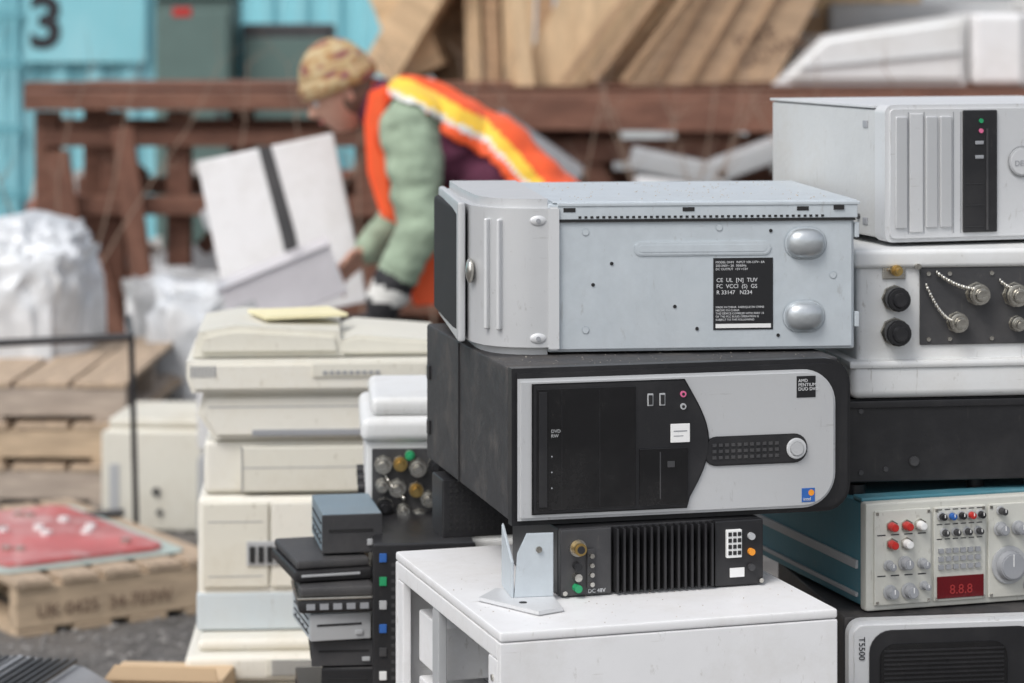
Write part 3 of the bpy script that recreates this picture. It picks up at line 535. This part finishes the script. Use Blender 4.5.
for sg in(-1,1):
    hx=(.11,cy+sg*.085,.84); kx=(-.0,cy+sg*.12,.46); ax=(.1,cy+sg*.12,.09)
    bone('L',hx,.125,kx,.075); bone('L',kx,.072,ax,.055); bone('B',(.1,cy+sg*.12,.05),.052,(-.06,cy+sg*.13,.042),.042)
sh=(-.30,cy-.175,1.19); el=(-.265,cy-.25,.90); wr=(-.372,cy-.24,.672)
bone('A',sh,.086,el,.066); bone('A',el,.066,wr,.05)
sh2=(-.31,cy+.17,1.18); el2=(-.33,cy+.20,.93); wr2=(-.43,cy+.0,.81)
bone('A',sh2,.08,el2,.06); bone('A',el2,.06,wr2,.043)
bm=bmesh.new()
for l,a,ra,b,rb in bones: capsule(bm,a,ra,b,rb)
tmp=fin(bm,'tmp',skin,smooth=False)
rm=tmp.modifiers.new('r','REMESH'); rm.mode='VOXEL'; rm.voxel_size=.0115
sm=tmp.modifiers.new('s','SMOOTH'); sm.iterations=10; sm.factor=.6
for o_ in bpy.data.objects:
    if o_ is not tmp: o_.hide_viewport=True
dg=bpy.context.evaluated_depsgraph_get(); me=bpy.data.meshes.new_from_object(tmp.evaluated_get(dg)); bpy.data.objects.remove(tmp)
for o_ in bpy.data.objects: o_.hide_viewport=False
def sdist(p,a,b,ra,rb):
    ab=b-a; t=max(0,min(1,(p-a).dot(ab)/ab.length_squared)); return (p-(a+ab*t)).length-(ra+(rb-ra)*t)
for v in me.vertices:
    p=v.co; n=noise.fractal(p*9,1,2,3)*.011+ (1-abs(noise.noise(Vector((p.x*7,p.y*7,p.z*18))))*2)*.008
    v.co=p+v.normal*n
me.materials.clear()
for m_ in(maroon,sage,denim,skin,boot,cuffm,glove): me.materials.append(m_)
lab_={'T':0,'A':1,'L':2,'N':0,'B':4}
flab=[]
for f in me.polygons:
    c=f.center; l=min(((sdist(c,a,b,ra,rb),l) for l,a,ra,b,rb in bones))[1]
    f.material_index=lab_[l]; f.use_smooth=True
    if l=='A':
        q_=(c-Vector(wr)).length
        if q_<.06: f.material_index=6
        elif q_<.085: f.material_index=5
        elif q_<.115: f.material_index=6
    flab.append(l)
body=bpy.data.objects.new('body',me); sc.collection.objects.link(body); body.parent=pe.e
def spz(x):
    for (a,za),(b,zb) in zip(SP,SP[1:]):
        if x<=b or b==SP[-1][0]: return za+(zb-za)*(x-a)/(b-a)
bm=bmesh.new(); bm.from_mesh(me); bm.faces.ensure_lookup_table(); rmv=[]
for f in bm.faces:
    c=f.calc_center_median(); u=(c.z-spz(c.x))*.82; yy=c.y-cy; l=flab[f.index]
    keep=(l in('T','N') or (l=='A' and u>.045 and abs(yy)<.24 and c.x>-.40)) and c.z>.78 and -.42<c.x<.3
    lim=.015 if c.x<-.02 else -.05
    if u<lim and abs(yy)>.07 and c.x>-.27: keep=False
    if not keep: rmv.append(f)
    else:
        f.material_index=0
        if .058<u<.094 and c.x>-.37: f.material_index=1
        elif .046<u<=.058 and c.x>-.37: f.material_index=2
bmesh.ops.delete(bm,geom=rmv,context='FACES')
bmesh.ops.recalc_face_normals(bm,faces=bm.faces); bm.normal_update()
for v in bm.verts: v.co+=v.normal*.015
me2=bpy.data.meshes.new('vest'); bm.to_mesh(me2); bm.free()
for m_ in(orange,yellow,reflect): me2.materials.append(m_)
for f in me2.polygons: f.use_smooth=True
ve=bpy.data.objects.new('safety_vest',me2); sc.collection.objects.link(ve); ve.parent=pe.e; so=ve.modifiers.new('s','SOLIDIFY'); so.thickness=.005
s2=ve.modifiers.new('sm','SMOOTH'); s2.iterations=4
pe.prism('vest_front_edge',[(-.42,1.29),(-.365,1.31),(-.36,1.175),(-.35,.967),(-.325,.893),(-.385,.923),(-.425,1.05),(-.435,1.2)],cy-.15,cy-.12,orange,.012)
pe.prism('vest_front_hem',[(-.30,.80),(-.215,.82),(-.20,.74),(-.225,.665),(-.285,.66),(-.31,.72)],cy-.16,cy-.14,orange,.008)
hd=bpy.data.objects.new('head',None); sc.collection.objects.link(hd); hd.parent=pe.e; hd.location=(-.515,cy-.01,1.285); hd.rotation_euler=(0,R(-30),R(14))
bm=bmesh.new(); bmesh.ops.create_uvsphere(bm,u_segments=48,v_segments=32,radius=1)
for v in bm.verts:
    x,y,z=v.co; X=x*.095; Y=y*.075; Z=z*.118
    if z<0: k=1+.35*z; Y*=k; X=X*(1+.12*z) - (.012*-z)
    if x<-.3:
        X+= .006*math.exp(-((z-.05)/.12)**2)
        g_=math.exp(-(y/.16)**2)
        X-=g_*.024*math.exp(-((z+.16)/.13)**2)
        X-=g_*.010*math.exp(-((z-.02)/.15)**2)
        X-=math.exp(-(y/.3)**2)*.007*math.exp(-((z+.5)/.08)**2)
        X+=math.exp(-(y/.3)**2)*.005*math.exp(-((z+.40)/.05)**2)
        X-=math.exp(-(y/.35)**2)*.010*math.exp(-((z+.82)/.15)**2)
    v.co=(X,Y,Z)
hg=G.__new__(G); hg.e=hd
fin(bm,'face',skin,hd,wn=False)
for sg in(-1,1):
    hg.ell('eye',(-.083,sg*.03,.008),(.01,.012,.008),labw); hg.ell('iris',(-.0925,sg*.031,.007),(.003,.005,.005),txtb); hg.ell('brow',(-.088,sg*.032,.027),(.006,.017,.004),M('brow',(.1,.06,.04),.9)); hg.ell('ear',(.012,sg*.073,-.005),(.018,.008,.03),skin)
hg.ell('lips',(-.0925,0,-.052),(.008,.022,.006),M('lips',(.4,.12,.1),.5))
hair=M('hair',(.16,.11,.08),.8,var=.4,scale=60,st=(1,1,.2),bump=.4)
hg.ell('hair',(.026,0,-.01),(.082,.080,.085),hair)
hat=M('knit_hat',(.5,.33,.09),.95,var=.2,scale=30,bump=.5,bsc=120)
nt=hat.node_tree;N=nt.nodes;b=N['Principled BSDF'];tc=N.new('ShaderNodeTexCoord');vo=N.new('ShaderNodeTexNoise');vo.inputs['Scale'].default_value=15;vo.inputs['Detail'].default_value=1;cr=N.new('ShaderNodeValToRGB')
mpp=N.new('ShaderNodeMapping'); mpp.inputs['Scale'].default_value=(1,1,2.0); nt.links.new(tc.outputs['Object'],mpp.inputs['Vector'])
els=cr.color_ramp.elements; els[0].position=.3; els[0].color=(.30,.15,.15,1); els[1].position=.42; els[1].color=(.46,.31,.14,1); e_=els.new(.5); e_.color=(.52,.42,.26,1); e_=els.new(.57); e_.color=(.42,.25,.10,1); e_=els.new(.66); e_.color=(.24,.09,.10,1)
nt.links.new(mpp.outputs[0],vo.inputs['Vector']); nt.links.new(vo.outputs['Fac'],cr.inputs['Fac']); nt.links.new(cr.outputs['Color'],b.inputs['Base Color'])
bm=bmesh.new(); bmesh.ops.create_uvsphere(bm,u_segments=40,v_segments=24,radius=1)
bmesh.ops.delete(bm,geom=[v for v in bm.verts if v.co.z<-.05],context='VERTS')
for v in bm.verts:
    k=1+.03*math.sin(math.atan2(v.co.y,v.co.x)*18)*(1-v.co.z)+.04*noise.noise(v.co*2.5); v.co=(v.co.x*.114*k+.008,v.co.y*.099*k,v.co.z*.128+.036)
fin(bm,'knit_hat',hat,hd,wn=False,rot=(0,R(8),0))
bm=bmesh.new(); pr_=[]
for i in range(40):
    a=2*math.pi*i/40; ring=[]
    for j in range(8):
        t=2*math.pi*j/8; r_=1+.015/.1*math.cos(t); ring.append(bm.verts.new((.109*r_*math.cos(a)+.008,.095*r_*math.sin(a),.036+.027*math.sin(t))))
    pr_.append(ring)
for i in range(40):
    for j in range(8): bm.faces.new((pr_[i][j],pr_[(i+1)%40][j],pr_[(i+1)%40][(j+1)%8],pr_[i][(j+1)%8]))
fin(bm,'hat_band',hat,hd,wn=False,rot=(0,R(8),0))
bm=bmesh.new(); capsule(bm,(-.36,cy,1.215),.09,(-.395,cy,1.245),.08); fin(bm,'collar',maroon,pe.e,wn=False)
def hand(name,w,dirv,side,nrm,mat,curl=35):
    w=Vector(w); F=Vector(dirv).normalized(); S_=Vector(side); S_=(S_-F*S_.dot(F)).normalized(); Nn=F.cross(S_)
    if Nn.dot(Vector(nrm))<0: Nn=-Nn
    bm=bmesh.new()
    for k in range(4):
        o_=(-.03+.02*k); capsule(bm,w+S_*o_*.6,.017,w+F*.085+S_*o_,.0125)
    lens=[(.034,.022,.018),(.038,.026,.019),(.043,.028,.02),(.038,.024,.019)]
    for k in range(4):
        o_=(-.033+.022*k); p=w+F*.088+S_*o_; an=R(curl*.5); r=.0098
        for j,l in enumerate(lens[k]):
            dv=F*math.cos(an)+Nn*math.sin(an); q_=p+dv*l; capsule(bm,p,r,q_,r*.9); p=q_; r*=.9; an+=R(curl)
    p=w+F*.025+S_*.03; dv=(F*.6+S_*.75+Nn*.3).normalized()
    for l,r in((.04,.0135),(.032,.0115),(.026,.010)):
        q_=p+dv*l; capsule(bm,p,r,q_,r*.9); p=q_; dv=(dv+Nn*.25+F*.25).normalized()
    t=fin(bm,name,mat,smooth=False); r_=t.modifiers.new('r','REMESH'); r_.mode='VOXEL'; r_.voxel_size=.0045; s_=t.modifiers.new('s','SMOOTH'); s_.iterations=2
    r_.use_smooth_shade=True; t.parent=pe.e; return t
hand('near_hand',(-.38,cy-.24,.655),(-.35,-.02,-.9),(-.75,-.3,.3),(-.5,.4,0),glove,28)
hand('far_hand',(-.435,cy-.01,.805),(-.7,-.3,-.55),(.2,-.5,.8),(-.3,.3,-.9),skin,35)
# ================================================================== LIGHT, WORLD, CAMERA
wd=bpy.data.worlds.new('World'); sc.world=wd; wd.use_nodes=True; nt=wd.node_tree; N=nt.nodes; bg=N['Background']
sk=N.new('ShaderNodeTexSky'); sk.sky_type='NISHITA'; sk.sun_disc=False; sk.sun_elevation=R(52); sk.sun_rotation=R(215); sk.dust_density=3; sk.air_density=1.
hs=N.new('ShaderNodeHueSaturation'); hs.inputs['Saturation'].default_value=.35; hs.inputs['Value'].default_value=1.25
nt.links.new(sk.outputs[0],hs.inputs['Color']); nt.links.new(hs.outputs[0],bg.inputs['Color']); bg.inputs['Strength'].default_value=.15
sd=bpy.data.lights.new('sun','SUN'); sd.energy=1.4; sd.angle=R(25); sd.color=(1,.975,.94); so=bpy.data.objects.new('sun',sd); sc.collection.objects.link(so)
az=R(215); el_=R(52); dv=Vector((math.sin(az)*math.cos(el_),math.cos(az)*math.cos(el_),math.sin(el_))); so.rotation_euler=dv.to_track_quat('Z','Y').to_euler()
cd=bpy.data.cameras.new('camera'); cd.sensor_width=36; cd.lens=2600/1024*36; cd.shift_y=-(341.5-20)/1024; cd.clip_end=600
cd.dof.use_dof=True; cd.dof.focus_distance=3.38; cd.dof.aperture_fstop=4.6
co=bpy.data.objects.new('camera',cd); sc.collection.objects.link(co); co.location=(0,0,1.5); co.rotation_euler=(R(90),0,0); sc.camera=co
sc.view_settings.view_transform='Standard'; sc.view_settings.look='None'; sc.view_settings.exposure=0
